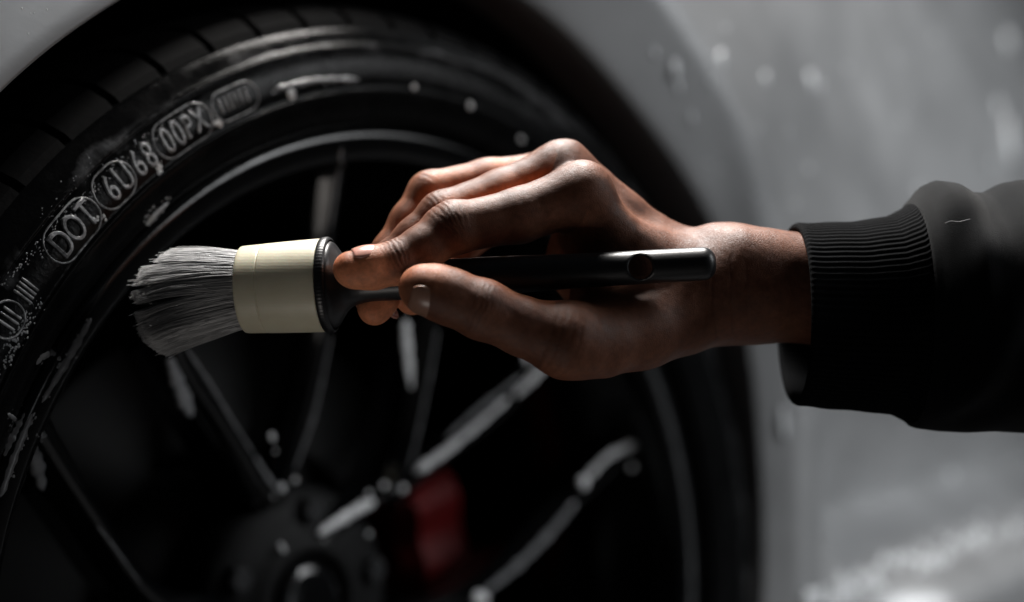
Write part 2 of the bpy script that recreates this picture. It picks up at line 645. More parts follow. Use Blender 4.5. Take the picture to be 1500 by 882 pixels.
def sweep_arm(rs, an_deg, half_top, half_w, depth):
    """spoke arm: ridge path given by radius and angle, bevelled section"""
    rs = np.asarray(rs, float)
    an = np.radians(an_deg)
    c = np.stack([rs * np.cos(an), rs * np.sin(an), rec(rs)], -1)
    t = np.gradient(c, axis=0)
    t[:, 2] = 0
    t /= np.linalg.norm(t, axis=1, keepdims=True)
    s = np.stack([-t[:, 1], t[:, 0], 0 * t[:, 0]], -1)
    z = np.array([0, 0, 1.0])
    sec = []
    n = len(rs)
    ht = np.broadcast_to(half_top, (n,))[:, None]
    hw = np.broadcast_to(half_w, (n,))[:, None]
    dp = np.broadcast_to(depth, (n,))[:, None]
    for fx, fz in ((-1.0, -1.0), (-1.0, -0.30), (-0.97, -0.22), (-0.90, -0.17), ('a', -0.03), ('b', 0.0), ('c', 0.0), ('d', -0.03), (0.90, -0.17), (0.97, -0.22), (1.0, -0.30), (1.0, -1.0)):
        if fx == 'a':
            x = -ht - 0.0008
        elif fx == 'b':
            x = -ht
        elif fx == 'c':
            x = ht
        elif fx == 'd':
            x = ht + 0.0008
        else:
            x = fx * hw * (1.0 if fz > -0.9 else 0.75)
        sec.append(c + s * x + z * fz * dp)
    S = np.stack(sec, 1)
    k = S.shape[1]
    F = []
    for i in range(n - 1):
        for a in range(k):
            b_ = (a + 1) % k
            F.append((i * k + a, i * k + b_, (i + 1) * k + b_, (i + 1) * k + a))
    F.append(tuple(range(k)))
    F.append(tuple(reversed(range((n - 1) * k, n * k))))
    return S.reshape(-1, 3), F


def join(parts):
    V, F, o = [], [], 0
    for v, f in parts:
        v = np.asarray(v)
        V.append(v)
        F += [tuple(int(x) + o for x in q) for q in f]
        o += len(v)
    return np.vstack(V), F


def arm_path(pts, n=24):
    """smooth ridge through (radius, degrees) points -> radii, degrees"""
    p = np.array([(r * math.cos(math.radians(a)), r * math.sin(math.radians(a))) for r, a in pts])
    q = smooth_profile(p, 12)
    L = np.concatenate([[0], np.cumsum(np.linalg.norm(np.diff(q, axis=0), axis=1))])
    t = np.linspace(0, L[-1], n)
    x, y = np.interp(t, L, q[:, 0]), np.interp(t, L, q[:, 1])
    return np.hypot(x, y), np.degrees(np.unwrap(np.arctan2(y, x)))


SPOKES = [
    ([(.060, 177), (.108, 169), (.172, 155.5), (.230, 150.2)], [(.060, 179), (.110, 186), (.172, 190), (.230, 188)], [(.030, 178), (.070, 178)]),
    ([(.062, 112), (.090, 118.5), (.121, 123), (.173, 127.5), (.230, 126.5)], [(.062, 108), (.087, 97.5), (.141, 92), (.200, 95.5), (.230, 96)], [(.041, 152), (.050, 124), (.070, 110)]),
    ([(.080, 42), (.108, 49), (.159, 63.8), (.200, 69), (.230, 71)], [(.080, 39), (.102, 38.5), (.160, 37.2), (.200, 40), (.230, 42)], [(.030, 78), (.050, 58), (.088, 41)]),
    ([(.060, -22), (.120, -5.6), (.181, 11.3), (.228, 18)], [(.060, -26), (.120, -28), (.181, -24), (.230, -20)], [(.030, -24), (.070, -24)]),
]
for cen in (-76.0, -128.0):
    SPOKES.append(([(.062, cen + 2), (.10, cen + 12), (.15, cen + 17), (.230, cen + 15)], [(.062, cen - 2), (.10, cen - 12), (.15, cen - 17), (.230, cen - 15)], [(.030, cen), (.070, cen)]))
for arm_a, arm_b, stem in SPOKES:
    parts = []
    for a_pts in (arm_a, arm_b):
        rs, an_ = arm_path(a_pts)
        tt = np.linspace(0, 1, len(rs))
        parts.append(sweep_arm(rs, an_, 0.0016 + 0.0006 * tt, 0.0098 - 0.0022 * np.sin(tt * math.pi) + 0.001 * tt, 0.036))
    rs, an_ = arm_path(stem, 10)
    sv_, sf_ = sweep_arm(rs, an_, 0.0012, np.linspace(0.010, 0.0085, 10), 0.038)
    if stem[0][1] == 152:
        sv_[:, 2] -= 0.010          # this stem runs lower, under its fork
    parts.append((sv_, sf_))
    v_, f_ = join(parts)
    wpart('spoke', v_, f_, M_ALLOY)

hub = [(0.0001, -0.0915), (0.024, -0.0915), (0.0255, -0.0900), (0.027, -0.086), (0.030, -0.0845), (0.034, -0.0850), (0.037, -0.0885), (0.046, -0.0900), (0.060, -0.0930), (0.064, -0.100), (0.064, -0.130)]
v_, f_ = lathe(hub, 96)
wpart('hub', v_, f_, M_DISC)
cap = [(0.0001, -0.0850), (0.016, -0.0852), (0.0205, -0.0862), (0.0225, -0.0885), (0.0228, -0.0925)]
v_, f_ = lathe(cap, 64)
wpart('centre_cap', v_, f_, M_ALLOY)
bolt = None
for i in range(5):
    if bolt is None:
        v_, f_ = lathe([(0.0001, 0.004), (0.006, 0.004), (0.0075, 0.003), (0.0080, 0.0), (0.0080, -0.02)], 6)
        bolt = o = wpart('lug_bolt', v_, f_, M_BLACKPL, smooth=False)
    else:
        o = bolt.copy()
        link(o, wheel)
    a = math.radians(85 + 72 * i)
    o.location = (0.050 * math.cos(a), 0.050 * math.sin(a), -0.0885)

# --- brake
v_, f_ = lathe([(0.050, -0.128), (0.086, -0.130), (0.090, -0.150), (0.096, -0.152), (0.157, -0.152), (0.159, -0.154), (0.159, -0.176), (0.157, -0.178), (0.06, -0.178)], 96)
car_part(mesh_obj('brake_disc', v_, f_, M_DISC, car))
cal = [(0.116, -0.184), (0.112, -0.180), (0.112, -0.132), (0.120, -0.118), (0.150, -0.113), (0.155, -0.115), (0.166, -0.130), (0.168, -0.180), (0.164, -0.186)]
v_, f_ = lathe(cal, 24, math.radians(-7), math.radians(24), closed=True)
v_ = np.array(v_)
kk = len(cal)
for i in range(25):                 # waist and ribs along the casting
    t = i / 24
    sl = v_[i * kk:(i + 1) * kk]
    sl[:, 2] += 0.003 * math.sin(t * math.pi * 3) * (sl[:, 2] > -0.15) - 0.012 * (abs(t - 0.5) * 2) ** 4 * (sl[:, 2] > -0.15)
f_ = f_ + [tuple(range(kk)), tuple(reversed(range(24 * kk, 25 * kk)))]
caliper = car_part(mesh_obj('brake_caliper', v_, f_, M_RED, car, False, label='red brake caliper behind the spokes'))


# ------------------------------------------------------------------ distance-field modelling (mm)
class Field:
    def __init__(s, lo, hi, h):
        s.lo, s.h = np.array(lo, float), h
        s.n = np.ceil((np.array(hi) - s.lo) / h).astype(int) + 1
        s.ax = [s.lo[i] + h * np.arange(s.n[i]) for i in range(3)]

    def blank(s):
        return np.full(s.n, 50.0, np.float32)

    def sub(s, lo, hi):
        i0 = np.clip(((np.array(lo) - s.lo) / s.h).astype(int) - 1, 0, s.n - 1)
        i1 = np.clip(((np.array(hi) - s.lo) / s.h).astype(int) + 2, 1, s.n)
        sl = tuple(slice(a, b) for a, b in zip(i0, i1))
        X = s.ax[0][sl[0]][:, None, None].astype(np.float32)
        Y = s.ax[1][sl[1]][None, :, None].astype(np.float32)
        Z = s.ax[2][sl[2]][None, None, :].astype(np.float32)
        return sl, X, Y, Z

    def cone(s, A, a, b, ra, rb, k=3.0, sy=1.0):
        """rounded cone a->b blended into A; sy < 1 widens it in depth"""
        a, b = np.array(a, float), np.array(b, float)
        m = max(ra, rb) / min(1, sy) + k + 4
        sl, X, Y, Z = s.sub(np.minimum(a, b) - m, np.maximum(a, b) + m)
        d = b - a
        L2 = d[0] ** 2 + (d[1] * sy) ** 2 + d[2] ** 2 + 1e-9
        x, y, z = X - a[0], (Y - a[1]) * sy, Z - a[2]
        t = np.clip((x * d[0] + y * d[1] * sy + z * d[2]) / L2, 0, 1)
        dist = np.sqrt((x - t * d[0]) ** 2 + (y - t * d[1] * sy) ** 2 + (z - t * d[2]) ** 2) - (ra + (rb - ra) * t)
        A[sl] = smin(A[sl], dist, k)

    def chain(s, A, pts, k=3.0, sy=1.0):
        for (p, r), (q, r2) in zip(pts[:-1], pts[1:]):
            s.cone(A, p, q, r, r2, k, sy)

    def sample(s, S, p):
        g = (p - s.lo) / s.h
        i = np.clip(np.floor(g).astype(int), 0, s.n - 2)
        f = g - i
        out = 0
        for dx in (0, 1):
            for dy in (0, 1):
                for dz in (0, 1):
                    w = (f[:, 0] if dx else 1 - f[:, 0]) * (f[:, 1] if dy else 1 - f[:, 1]) * (f[:, 2] if dz else 1 - f[:, 2])
                    out = out + w * S[i[:, 0] + dx, i[:, 1] + dy, i[:, 2] + dz]
        return out

    def grad(s, S, p):
        e = s.h
        g = np.stack([s.sample(S, p + e * v) - s.sample(S, p - e * v) for v in np.eye(3)], -1)
        ln = np.linalg.norm(g, axis=1, keepdims=True) + 1e-9
        return g / ln, ln[:, 0] / (2 * e)

    def mesh(s, S, relax=2):
        ins = S < 0
        c = [ins[a:a + s.n[0] - 1, b:b + s.n[1] - 1, d:d + s.n[2] - 1] for a in (0, 1) for b in (0, 1) for d in (0, 1)]
        cnt = sum(x.astype(np.int8) for x in c)
        I = np.argwhere((cnt > 0) & (cnt < 8))
        ids = np.full(np.array(s.n) - 1, -1, np.int64)
        ids[I[:, 0], I[:, 1], I[:, 2]] = np.arange(len(I))
        off = np.array([(a, b, d) for a in (0, 1) for b in (0, 1) for d in (0, 1)])
        val = np.stack([S[I[:, 0] + o[0], I[:, 1] + o[1], I[:, 2] + o[2]] for o in off], -1)
        acc, num = np.zeros((len(I), 3)), np.zeros(len(I))
        for p in range(8):
            for q in range(p + 1, 8):
                if np.abs(off[p] - off[q]).sum() != 1:
                    continue
                m = (val[:, p] < 0) != (val[:, q] < 0)
                t = np.where(m, val[:, p] / (val[:, p] - val[:, q] + 1e-12), 0)
                acc += np.where(m[:, None], off[p] + (off[q] - off[p]) * t[:, None], 0)
                num += m
        Vx = s.lo + (I + acc / num[:, None]) * s.h
        F = []
        for axis in range(3):
            o = [x for x in range(3) if x != axis]
            lo_ = [slice(None)] * 3
            hi_ = [slice(None)] * 3
            for x in o:
                lo_[x] = hi_[x] = slice(1, -1)
            lo_[axis], hi_[axis] = slice(0, -1), slice(1, None)
            A, B = ins[tuple(lo_)], ins[tuple(hi_)]
            E_ = np.argwhere(A != B)
            fl = A[E_[:, 0], E_[:, 1], E_[:, 2]]
            E_ = E_.copy()
            for x in o:
                E_[:, x] += 1
            e1, e2 = np.zeros(3, int), np.zeros(3, int)
            e1[(axis + 1) % 3] = 1
            e2[(axis + 2) % 3] = 1
            g = lambda d: ids[tuple((E_ - d).T)]
            q = np.stack([g(e1 + e2), g(e2), g(0 * e1), g(e1)], -1)
            q[~fl] = q[~fl][:, ::-1]
            F.append(q)
        F = np.vstack(F)
        for _ in range(relax):
            n, gl = s.grad(S, Vx)
            Vx = Vx - n * np.clip(s.sample(S, Vx) / np.maximum(gl, 0.3), -0.5, 0.5)[:, None]
        return Vx, F


def smin(a, b, k):
    if k <= 0:
        return np.minimum(a, b)
    h = np.maximum(k - np.abs(a - b), 0) / k
    return np.minimum(a, b) - h * h * k * 0.25


# ------------------------------------------------------------------ brush
AX0, AX1 = P(358, 424.5, 7), P(1055, 385, -9)         # axis: bristle end of the ferrule -> end of the handle
AXD = (AX1 - AX0) / np.linalg.norm(AX1 - AX0)
BL = np.linalg.norm(AX1 - AX0)
BZ = np.array([0, 0, 1.0])
BZ -= AXD * (BZ @ AXD)
BZ /= np.linalg.norm(BZ)
BY = np.cross(BZ, AXD)                                # away from the camera
brush = empty('detailing_brush', tuple(to_world(AX0)), label='black handled detailing brush with cream collar and soapy grey bristles, held in the hand', cat='brush')
BM = np.stack([AXD, BY, BZ], 1)


def brush_obj(name, loc_mm, faces, mat, smooth=True, **kw):
    """brush-frame mm (along, away, up) -> child mesh"""
    w = (np.asarray(loc_mm) @ BM.T) * 1e-3
    return mesh_obj(name, w, faces, mat, brush, smooth, **kw)


def turn(profile, n=96):
    """profile (along, radius) turned about the brush axis"""
    pr = np.array(profile, float)
    an = 2 * math.pi * np.arange(n) / n
    k = len(pr)
    V = np.stack([np.tile(pr[:, 0], (n, 1)), np.outer(np.cos(an), pr[:, 1]), np.outer(np.sin(an), pr[:, 1])], -1).reshape(-1, 3)
    F = [(i * k + a, i * k + a + 1, ((i + 1) % n) * k + a + 1, ((i + 1) % n) * k + a) for i in range(n) for a in range(k - 1)]
    return V, F


def along(px):
    return (px - 358) / (1055 - 358) * BL


x0, x1, x2 = 0.0, along(391), along(477)
v_, f_ = turn([(1.2, 0.5), (1.2, 14.6), (0.4, 15.6), (0.0, 16.4), (0.3, 16.9), (0.9, 17.05), (2.0, 17.1), (x1 - 2.5, 17.28), (x1 - 0.5, 17.34), (x1 - 0.25, 17.32), (x1 - 0.1, 17.15), (x1 + 0.10, 17.15), (x1 + 0.3, 17.42), (x1 + 0.6, 17.46), (x1 + 3, 17.55), (x1 + 12, 17.9),
               (x2 - 2.0, 18.15), (x2 - 0.3, 18.17), (x2, 18.1), (x2 + 0.1, 14)])
brush_obj('ferrule', v_, f_, M_CREAM)
xr = x2 + 0.1
# knurled ring
ring = [(xr, 12.0), (xr, 18.0), (xr + 0.3, 18.5), (xr + 1.0, 18.75), (xr + 2.6, 18.75), (xr + 3.4, 18.4), (xr + 3.8, 17.6)]
v_, f_ = turn(ring, 240)
v_ = np.array(v_)
rad = np.hypot(v_[:, 1], v_[:, 2])
ang = np.arctan2(v_[:, 2], v_[:, 1])
g = 1 - 0.010 * (0.5 + 0.5 * np.cos(ang * 80)) * (rad > 18.3)
v_[:, 1] *= g
v_[:, 2] *= g
brush_obj('ferrule_ring', v_, f_, M_BLACKPL)

# handle: funnel, swelling grip, hanging hole
hf = Field((xr + 1, -19.5, -19.5), (BL + 2, 19.5, 19.5), 0.55)
X, Y, Z = np.meshgrid(*[a.astype(np.float32) for a in hf.ax], indexing='ij')
prof = np.array([(xr + 2.4, 17.2), (xr + 4.6, 16.3), (xr + 7.0, 13.0), (xr + 9.5, 10.0), (xr + 13, 8.3), (xr + 20, 7.5), (xr + 40, 7.4), (xr + 65, 7.4), (xr + 88, 6.9), (xr + 104, 6.55), (BL, 6.3)])
rr = np.interp(X, smooth_profile(prof, 6)[:, 0], smooth_profile(prof, 6)[:, 1]).astype(np.float32)
slope = np.gradient(rr[:, 0, 0], hf.h)[:, None, None]
rad = np.sqrt(Y * Y + Z * Z)
d = (rad - rr) / np.sqrt(1 + slope ** 2)
endx = np.maximum(X - (BL - 6.3), 0)
d = np.where(X > BL - 6.3, np.sqrt(np.maximum(rad - 1.5, 0) ** 2 * 1.0 + (endx * 1.02) ** 2) - 4.8 + np.minimum(0, 0), d)
d = np.maximum(d, (xr + 2.4) - X)
hx = along(941)
hole = 4.5 - np.sqrt((X - hx) ** 2 + (Z * 1.0) ** 2)
d = -smin(-d, -hole, 0.9)
hv, hfc = hf.mesh(d.astype(np.float32), 2)
brush_obj('handle', hv, hfc, M_BLACKPL)
del X, Y, Z, rr, rad, d, hole

# bristles
NS = 11000
seg = 9
cl = RNG.uniform(-1, 1, (400, 2))
cl = cl[(cl ** 2).sum(1) < 1][:75]
pts = RNG.uniform(-1, 1, (NS * 2, 2))
pts = pts[(pts ** 2).sum(1) < 1][:NS]
NS = len(pts)
near = np.argmin(((pts[:, None] - cl[None]) ** 2).sum(-1), 1)
cc = cl[near]
tipc = pts + (cc - pts) * 0.13                              # tips gather into wet clumps
jit = RNG.normal(0, 0.035, (NS, 2))
tipc = tipc + jit
top = tipc[:, 1] > 0.72                                     # the upper tuft stands apart
r2 = (tipc ** 2).sum(1)
Lb = 44.5 - 9.0 * np.clip(r2, 0, 1.2) ** 1.5 + RNG.normal(0, 0.45, NS) + RNG.normal(0, 0.8, len(cl))[near] - 5.0 * top
Lb += np.where(RNG.random(NS) < 0.006, RNG.uniform(1, 4, NS), 0)
s = np.linspace(0, 1, seg)[None, :]
y0, z0 = pts[:, 0:1] * 14.6, pts[:, 1:2] * 15.0
yt, zt = tipc[:, 0:1] * 17.5 + 5.0, tipc[:, 1:2] * 17.8 - 1.5 - 3.0 * (tipc[:, 1:2] < 0)
zt = zt + np.where(top, 1.2, 0)[:, None]
ease = s ** 1.25
bow = np.sin(s * math.pi) * 1.1
yy = y0 + (yt - y0) * ease + bow * pts[:, 0:1] + RNG.normal(0, 0.12, (NS, 1)) * np.sin(s * 9)
zz = z0 + (zt - z0) * ease + bow * pts[:, 1:2] + RNG.normal(0, 0.12, (NS, 1)) * np.sin(s * 7)
curl = s ** 5
zz = zz - 1.8 * curl * (tipc[:, 1:2] < 0.3)
xx = 0.8 - s * Lb[:, None] * (1 + 0 * y0)
path = np.stack([xx, yy, zz], -1)                           # NS, seg, 3
rad = (0.125 * (1 - 0.45 * s ** 3)) * np.ones((NS, 1))
tri = np.array([(0.0, 1.0), (0.87, -0.5), (-0.87, -0.5)])
BV = np.repeat(path[:, :, None, :], 3, 2)
BV[..., 1] += rad[..., None] * tri[None, None, :, 0]
BV[..., 2] += rad[..., None] * tri[None, None, :, 1]
base = (np.arange(NS) * seg * 3)[:, None, None]
ring_i = (np.arange(seg - 1) * 3)[None, :, None]
q = []
for a in range(3):
    b_ = (a + 1) % 3
    q.append(np.stack([base + ring_i + a, base + ring_i + b_, base + ring_i + 3 + b_, base + ring_i + 3 + a], -1)[:, :, 0])
BF = np.concatenate(q, 1).reshape(-1, 4)
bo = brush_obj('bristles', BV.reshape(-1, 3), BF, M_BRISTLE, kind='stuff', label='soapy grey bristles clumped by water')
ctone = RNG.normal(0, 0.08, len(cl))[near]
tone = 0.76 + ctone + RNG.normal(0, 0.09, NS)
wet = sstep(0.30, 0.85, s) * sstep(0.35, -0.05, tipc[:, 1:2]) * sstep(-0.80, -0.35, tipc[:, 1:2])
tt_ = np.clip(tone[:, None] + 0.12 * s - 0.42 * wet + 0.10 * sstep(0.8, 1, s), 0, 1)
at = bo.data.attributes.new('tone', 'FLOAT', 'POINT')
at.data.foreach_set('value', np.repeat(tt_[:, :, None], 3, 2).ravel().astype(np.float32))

# ------------------------------------------------------------------ the arm and hand (one skin)
H = 0.58
hd = Field(P(478, 441, -42) * np.array([1, 1, 0]) + np.array([-3, 0, -36]), (170, 82, 68), H)
FING = {
    'index': [(P(852, 284, 8), 11.8), (P(760, 316, 3), 10.4), (P(664, 335, -3), 9.6), (P(622, 362, -6), 8.4), (P(580, 385, -9), 8.1), (P(545, 391, -11), 7.5), (P(514, 394, -12.5), 6.7)],
    'middle': [(P(822, 251, 26), 11.4), (P(735, 285, 21), 9.8), (P(648, 315, 15), 9.2), (P(610, 348, 14), 8.0), (P(572, 382, 14), 7.7), (P(562, 420, 12), 7.6), (P(550, 446, 9.5), 7.2)],
    'ring': [(P(804, 260, 45), 10.8), (P(715, 266, 37), 9.2), (P(630, 283, 30), 8.8), (P(600, 326, 27), 7.9), (P(572, 370, 24), 7.4), (P(588, 412, 18), 7.2), (P(604, 437, 13), 6.6)],
    'little': [(P(800, 300, 62), 9.8), (P(742, 318, 56), 8.4), (P(688, 345, 51), 7.9), (P(664, 378, 46), 7.0), (P(648, 405, 41), 6.6), (P(650, 432, 34), 6.2), (P(656, 446, 29), 5.7)],
    'thumb': [(P(832, 501, -11), 12.6), (P(770, 480, -14), 10.8), (P(706, 453, -17), 11.0), (P(660, 435, -18.5), 10.2), (P(636, 426, -19), 9.6), (P(617, 421, -19), 8.4)],
}
DORSAL = {'index': (0.0, -0.42, 0.90), 'middle': (-0.75, 0.45, 0.45), 'ring': (-0.85, 0.45, 0.2), 'little': (-0.85, 0.4, 0.2), 'thumb': (-0.05, -0.82, -0.57)}
fields = {}
for nme, ch in FING.items():
    A = hd.blank()
    hd.chain(A, ch, 3.2)
    fields[nme] = A
# knuckle bulk, pads of the fingertips, folds of the thumb
hd.cone(fields['index'], P(664, 330, -3), P(650, 335, -3), 9.4, 8.6, 3)
hd.cone(fields['index'], P(548, 398, -10), P(522, 400, -11.5), 6.4, 5.8, 3)
hd.cone(fields['middle'], P(560, 440, 7), P(548, 455, 6), 6.2, 5.6, 3)
hd.cone(fields['thumb'], P(640, 432, -15), P(618, 426, -15.5), 8.2, 7.0, 3)

palm = hd.blank()
SY = 0.80
# metacarpals
hd.chain(palm, [(P(852, 286, 8), 12.0), (P(893, 334, 11), 8.2), (P(945, 371, 15), 8.2), (P(1012, 398, 19), 12.0)], 7)
hd.chain(palm, [(P(823, 252, 26), 11.6), (P(866, 281, 28), 9.0), (P(910, 313, 29), 8.2), (P(962, 352, 31), 8.2), (P(1018, 378, 32), 10.2)], 7)
hd.chain(palm, [(P(806, 264, 45), 10.6), (P(870, 300, 44), 9.0), (P(960, 358, 42), 9.0), (P(1020, 385, 42), 10.0)], 7)
hd.chain(palm, [(P(802, 302, 62), 9.6), (P(870, 330, 58), 9.0), (P(960, 372, 53), 9.5), (P(1020, 395, 50), 10.5)], 7)
# body of the palm behind the handle
hd.chain(palm, [(P(856, 345, 34), 12.5), (P(930, 390, 34), 15.0), (P(1010, 416, 32), 17.5)], 9, 0.62)
hd.chain(palm, [(P(872, 335, 19), 9.5), (P(900, 395, 22), 12.5), (P(948, 430, 21), 15.0)], 9)
hd.chain(palm, [(P(840, 390, 40), 12.0), (P(900, 440, 34), 15), (P(980, 450, 32), 18)], 9)
# thumb metacarpal and ball of the thumb
hd.chain(palm, [(P(832, 499, -11), 13.2), (P(880, 499, -4), 12.8), (P(935, 483, 6), 14.2), (P(1000, 456, 17), 15.8), (P(1060, 432, 24), 17.0)], 7)
hd.chain(palm, [(P(868, 488, 6), 12.5), (P(940, 470, 14), 15.5)], 8)
hd.chain(palm, [(P(835, 497, -11), 13.4), (P(850, 503, -10), 12.0)], 5)
# web between thumb and forefinger
hd.chain(palm, [(P(862, 320, 18), 8), (P(880, 400, 17), 9), (P(872, 460, 7), 10)], 9)
# wrist and forearm
hd.chain(palm, [(P(1018, 420, 30), 20.0), (P(1070, 418, 29), 21.6), (P(1120, 419, 28), 21.2), (P(1200, 423, 28), 20.8), (P(1330, 430, 28), 20.0)], 8, SY)
hd.cone(palm, P(1050, 362, 22), P(1066, 364, 24), 8.6, 9.0, 7)
hd.cone(palm, P(1085, 372, 14), P(1170, 384, 14), 9.0, 7.5, 9)
# tendons on the back of the hand
hd.chain(palm, [(P(856, 262, 7), 4.2), (P(890, 318, 8), 4.0), (P(932, 353, 10), 3.8), (P(975, 370, 14), 3.4), (P(1010, 378, 18), 3)], 4)
hd.chain(palm, [(P(838, 222, 26), 3.0), (P(900, 281, 28), 2.6), (P(960, 326, 30), 2.6)], 4)
# keep a hollow where the handle lies
sl, X, Y, Z = hd.sub(P(640, 470, -30), P(1070, 340, 12))
ox, oy, oz = X - AX0[0], Y - AX0[1], Z - AX0[2]
tt_ = np.clip(ox * AXD[0] + oy * AXD[1] + oz * AXD[2], 0, BL + 10)
hand_d = np.sqrt((ox - tt_ * AXD[0]) ** 2 + (oy - tt_ * AXD[1]) ** 2 + (oz - tt_ * AXD[2]) ** 2)
hrad = np.interp(tt_, smooth_profile(prof, 6)[:, 0], smooth_profile(prof, 6)[:, 1])
cut = (hrad + 0.15) - hand_d

S = fields['index']
for nme in ('middle', 'ring', 'little'):
    S = smin(S, fields[nme], 1.2)
S = smin(S, fields['thumb'], 1.0)
S = smin(S, palm, 6.0)
S[sl] = -smin(-S[sl], -cut.astype(np.float32), 2.0)
hv, hfc = hd.mesh(S, 3)
nrm, _ = hd.grad(S, hv)

# which finger a point belongs to, palmar skin, folds over the joints
allf = np.stack([hd.sample(fields[n], hv) for n in FING] + [hd.sample(palm, hv)], -1)
own = allf.argmin(1)
palm_att = np.zeros(len(hv))
fold = np.zeros(len(hv))
disp = np.zeros(len(hv))


def unit(v):
    v = np.asarray(v, float)
    return v / np.linalg.norm(v)


fn = list(FING)
for fi, nme in enumerate(fn):
    m = own == fi
    ch = FING[nme]
    dn = unit(DORSAL[nme])
    up = nrm[m] @ dn
    tip, dip = ch[-1][0], ch[-3][0]
    ax = unit(tip - dip)
    sx = (hv[m] - dip) @ ax / np.linalg.norm(tip - dip)
    palm_att[m] = np.maximum(sstep(0.20, -0.55, up) * 0.85, sstep(-0.15, 0.75, sx) * sstep(0.98, 0.35, up) * 0.95)
    if nme == 'index':                       # light skin right round the fingertip
        palm_att[m] = np.maximum(palm_att[m], sstep(-0.05, 0.45, sx) * sstep(1.25, 0.5, up))
        palm_att[m] *= sstep(-2.2, -0.2, sx)
    if nme == 'thumb':
        palm_att[m] *= 0.45
    if nme in ('ring', 'little'):
        palm_att[m] = np.maximum(palm_att[m] * 0.8, 0.12)
palm_att += sstep(0.1, -0.6, nrm[:, 2]) * (own == 5) * sstep(-0.2, -0.8, nrm[:, 2]) * 0.12

nz = np.sin(hv[:, 0] * 0.9 + 1.3 * np.sin(hv[:, 1] * 0.7)) + np.sin(hv[:, 2] * 1.1 + hv[:, 1] * 0.8 + 2)


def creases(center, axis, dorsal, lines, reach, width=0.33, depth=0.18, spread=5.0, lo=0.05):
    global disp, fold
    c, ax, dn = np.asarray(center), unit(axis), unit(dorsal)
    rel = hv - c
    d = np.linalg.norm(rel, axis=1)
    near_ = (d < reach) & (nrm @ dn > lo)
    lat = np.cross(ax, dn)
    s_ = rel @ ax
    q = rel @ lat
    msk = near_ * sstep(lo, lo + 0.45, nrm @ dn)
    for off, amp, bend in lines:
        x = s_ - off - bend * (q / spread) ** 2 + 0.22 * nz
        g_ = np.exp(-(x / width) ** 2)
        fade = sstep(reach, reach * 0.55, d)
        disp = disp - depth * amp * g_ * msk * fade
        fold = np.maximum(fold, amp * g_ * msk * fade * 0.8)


F_ = FING
# forefinger: middle joint, end joint
ax = F_['index'][4][0] - F_['index'][2][0]
creases(P(655, 318, -6), ax, (-0.35, -0.55, 0.75), [(-8.2, 0.5, 0.8), (-5.4, 0.7, 0.7), (-2.6, 0.9, 0.4), (-0.4, 1.0, 0.1), (1.7, 0.9, -0.2), (4.0, 0.8, -0.5), (6.3, 0.5, -0.6)], 15)
ax = F_['index'][6][0] - F_['index'][4][0]
creases(P(579, 370, -13), F_['index'][5][0] - F_['index'][3][0], (-0.2, -0.6, 0.77), [(-3.4, 0.7, 0.3), (-1.6, 1.0, 0.1), (0.2, 1.25, 0.0), (1.9, 0.9, -0.1), (3.6, 0.7, -0.2), (5.2, 0.45, -0.2)], 12, width=0.36, depth=0.26)
# middle finger joint
creases(P(640, 296, 12), F_['middle'][4][0] - F_['middle'][2][0], (-0.45, -0.3, 0.8), [(-5, 0.5, 0.5), (-2.4, 0.8, 0.3), (0, 1.0, 0), (2.4, 0.8, -0.3), (4.8, 0.5, -0.4)], 13)
creases(P(622, 262, 28), F_['ring'][4][0] - F_['ring'][2][0], (-0.6, 0.0, 0.8), [(-3, 0.5, 0.3), (0, 0.8, 0), (3, 0.5, -0.3)], 12)
# thumb joint and its base
creases(P(706, 446, -28), F_['thumb'][3][0] - F_['thumb'][1][0], (0.0, -0.9, -0.3), [(-6, 0.4, 0.4), (-3.4, 0.6, 0.3), (-1.1, 0.9, 0.1), (0.8, 1.0, 0), (3.2, 0.6, -0.3), (5.6, 0.4, -0.3)], 15)
creases(P(820, 505, -22), F_['thumb'][1][0] - F_['thumb'][0][0], (0.0, -0.9, -0.4), [(-6, 0.35, 0.3), (-2, 0.4, 0.1), (1.5, 0.4, 0), (5, 0.35, -0.2)], 20, width=0.6, depth=0.35)
# wrist lines
creases(P(1060, 440, 0), (1, 0, 0.1), (0, -1, 0), [(-4, 0.4, 0.2), (3, 0.4, 0.2), (9, 0.3, 0.1)], 26, width=0.7, depth=0.35)
# fine lengthwise and broad unevenness
lump = 0.035 * np.sin(hv[:, 0] * 0.31 + 2 * np.sin(hv[:, 2] * 0.21)) * np.sin(hv[:, 1] * 0.27 + 1) + 0.02 * np.sin(hv[:, 0] * 0.83 + hv[:, 2] * 0.6) * np.sin(hv[:, 2] * 0.74 + hv[:, 1] * 0.5)
hv = hv + nrm * (disp + lump)[:, None]

person = empty('person', tuple(to_world(P(1500, 450, 28))), label='arm in a black sweatshirt sleeve, hand holding the brush at the wheel', cat='person')
PO = to_world(P(1500, 450, 28))
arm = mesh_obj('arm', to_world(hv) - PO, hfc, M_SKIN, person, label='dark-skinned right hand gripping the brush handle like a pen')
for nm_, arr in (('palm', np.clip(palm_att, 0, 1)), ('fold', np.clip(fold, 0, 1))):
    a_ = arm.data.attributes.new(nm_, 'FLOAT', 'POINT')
    a_.data.foreach_set('value', arr.astype(np.float32))


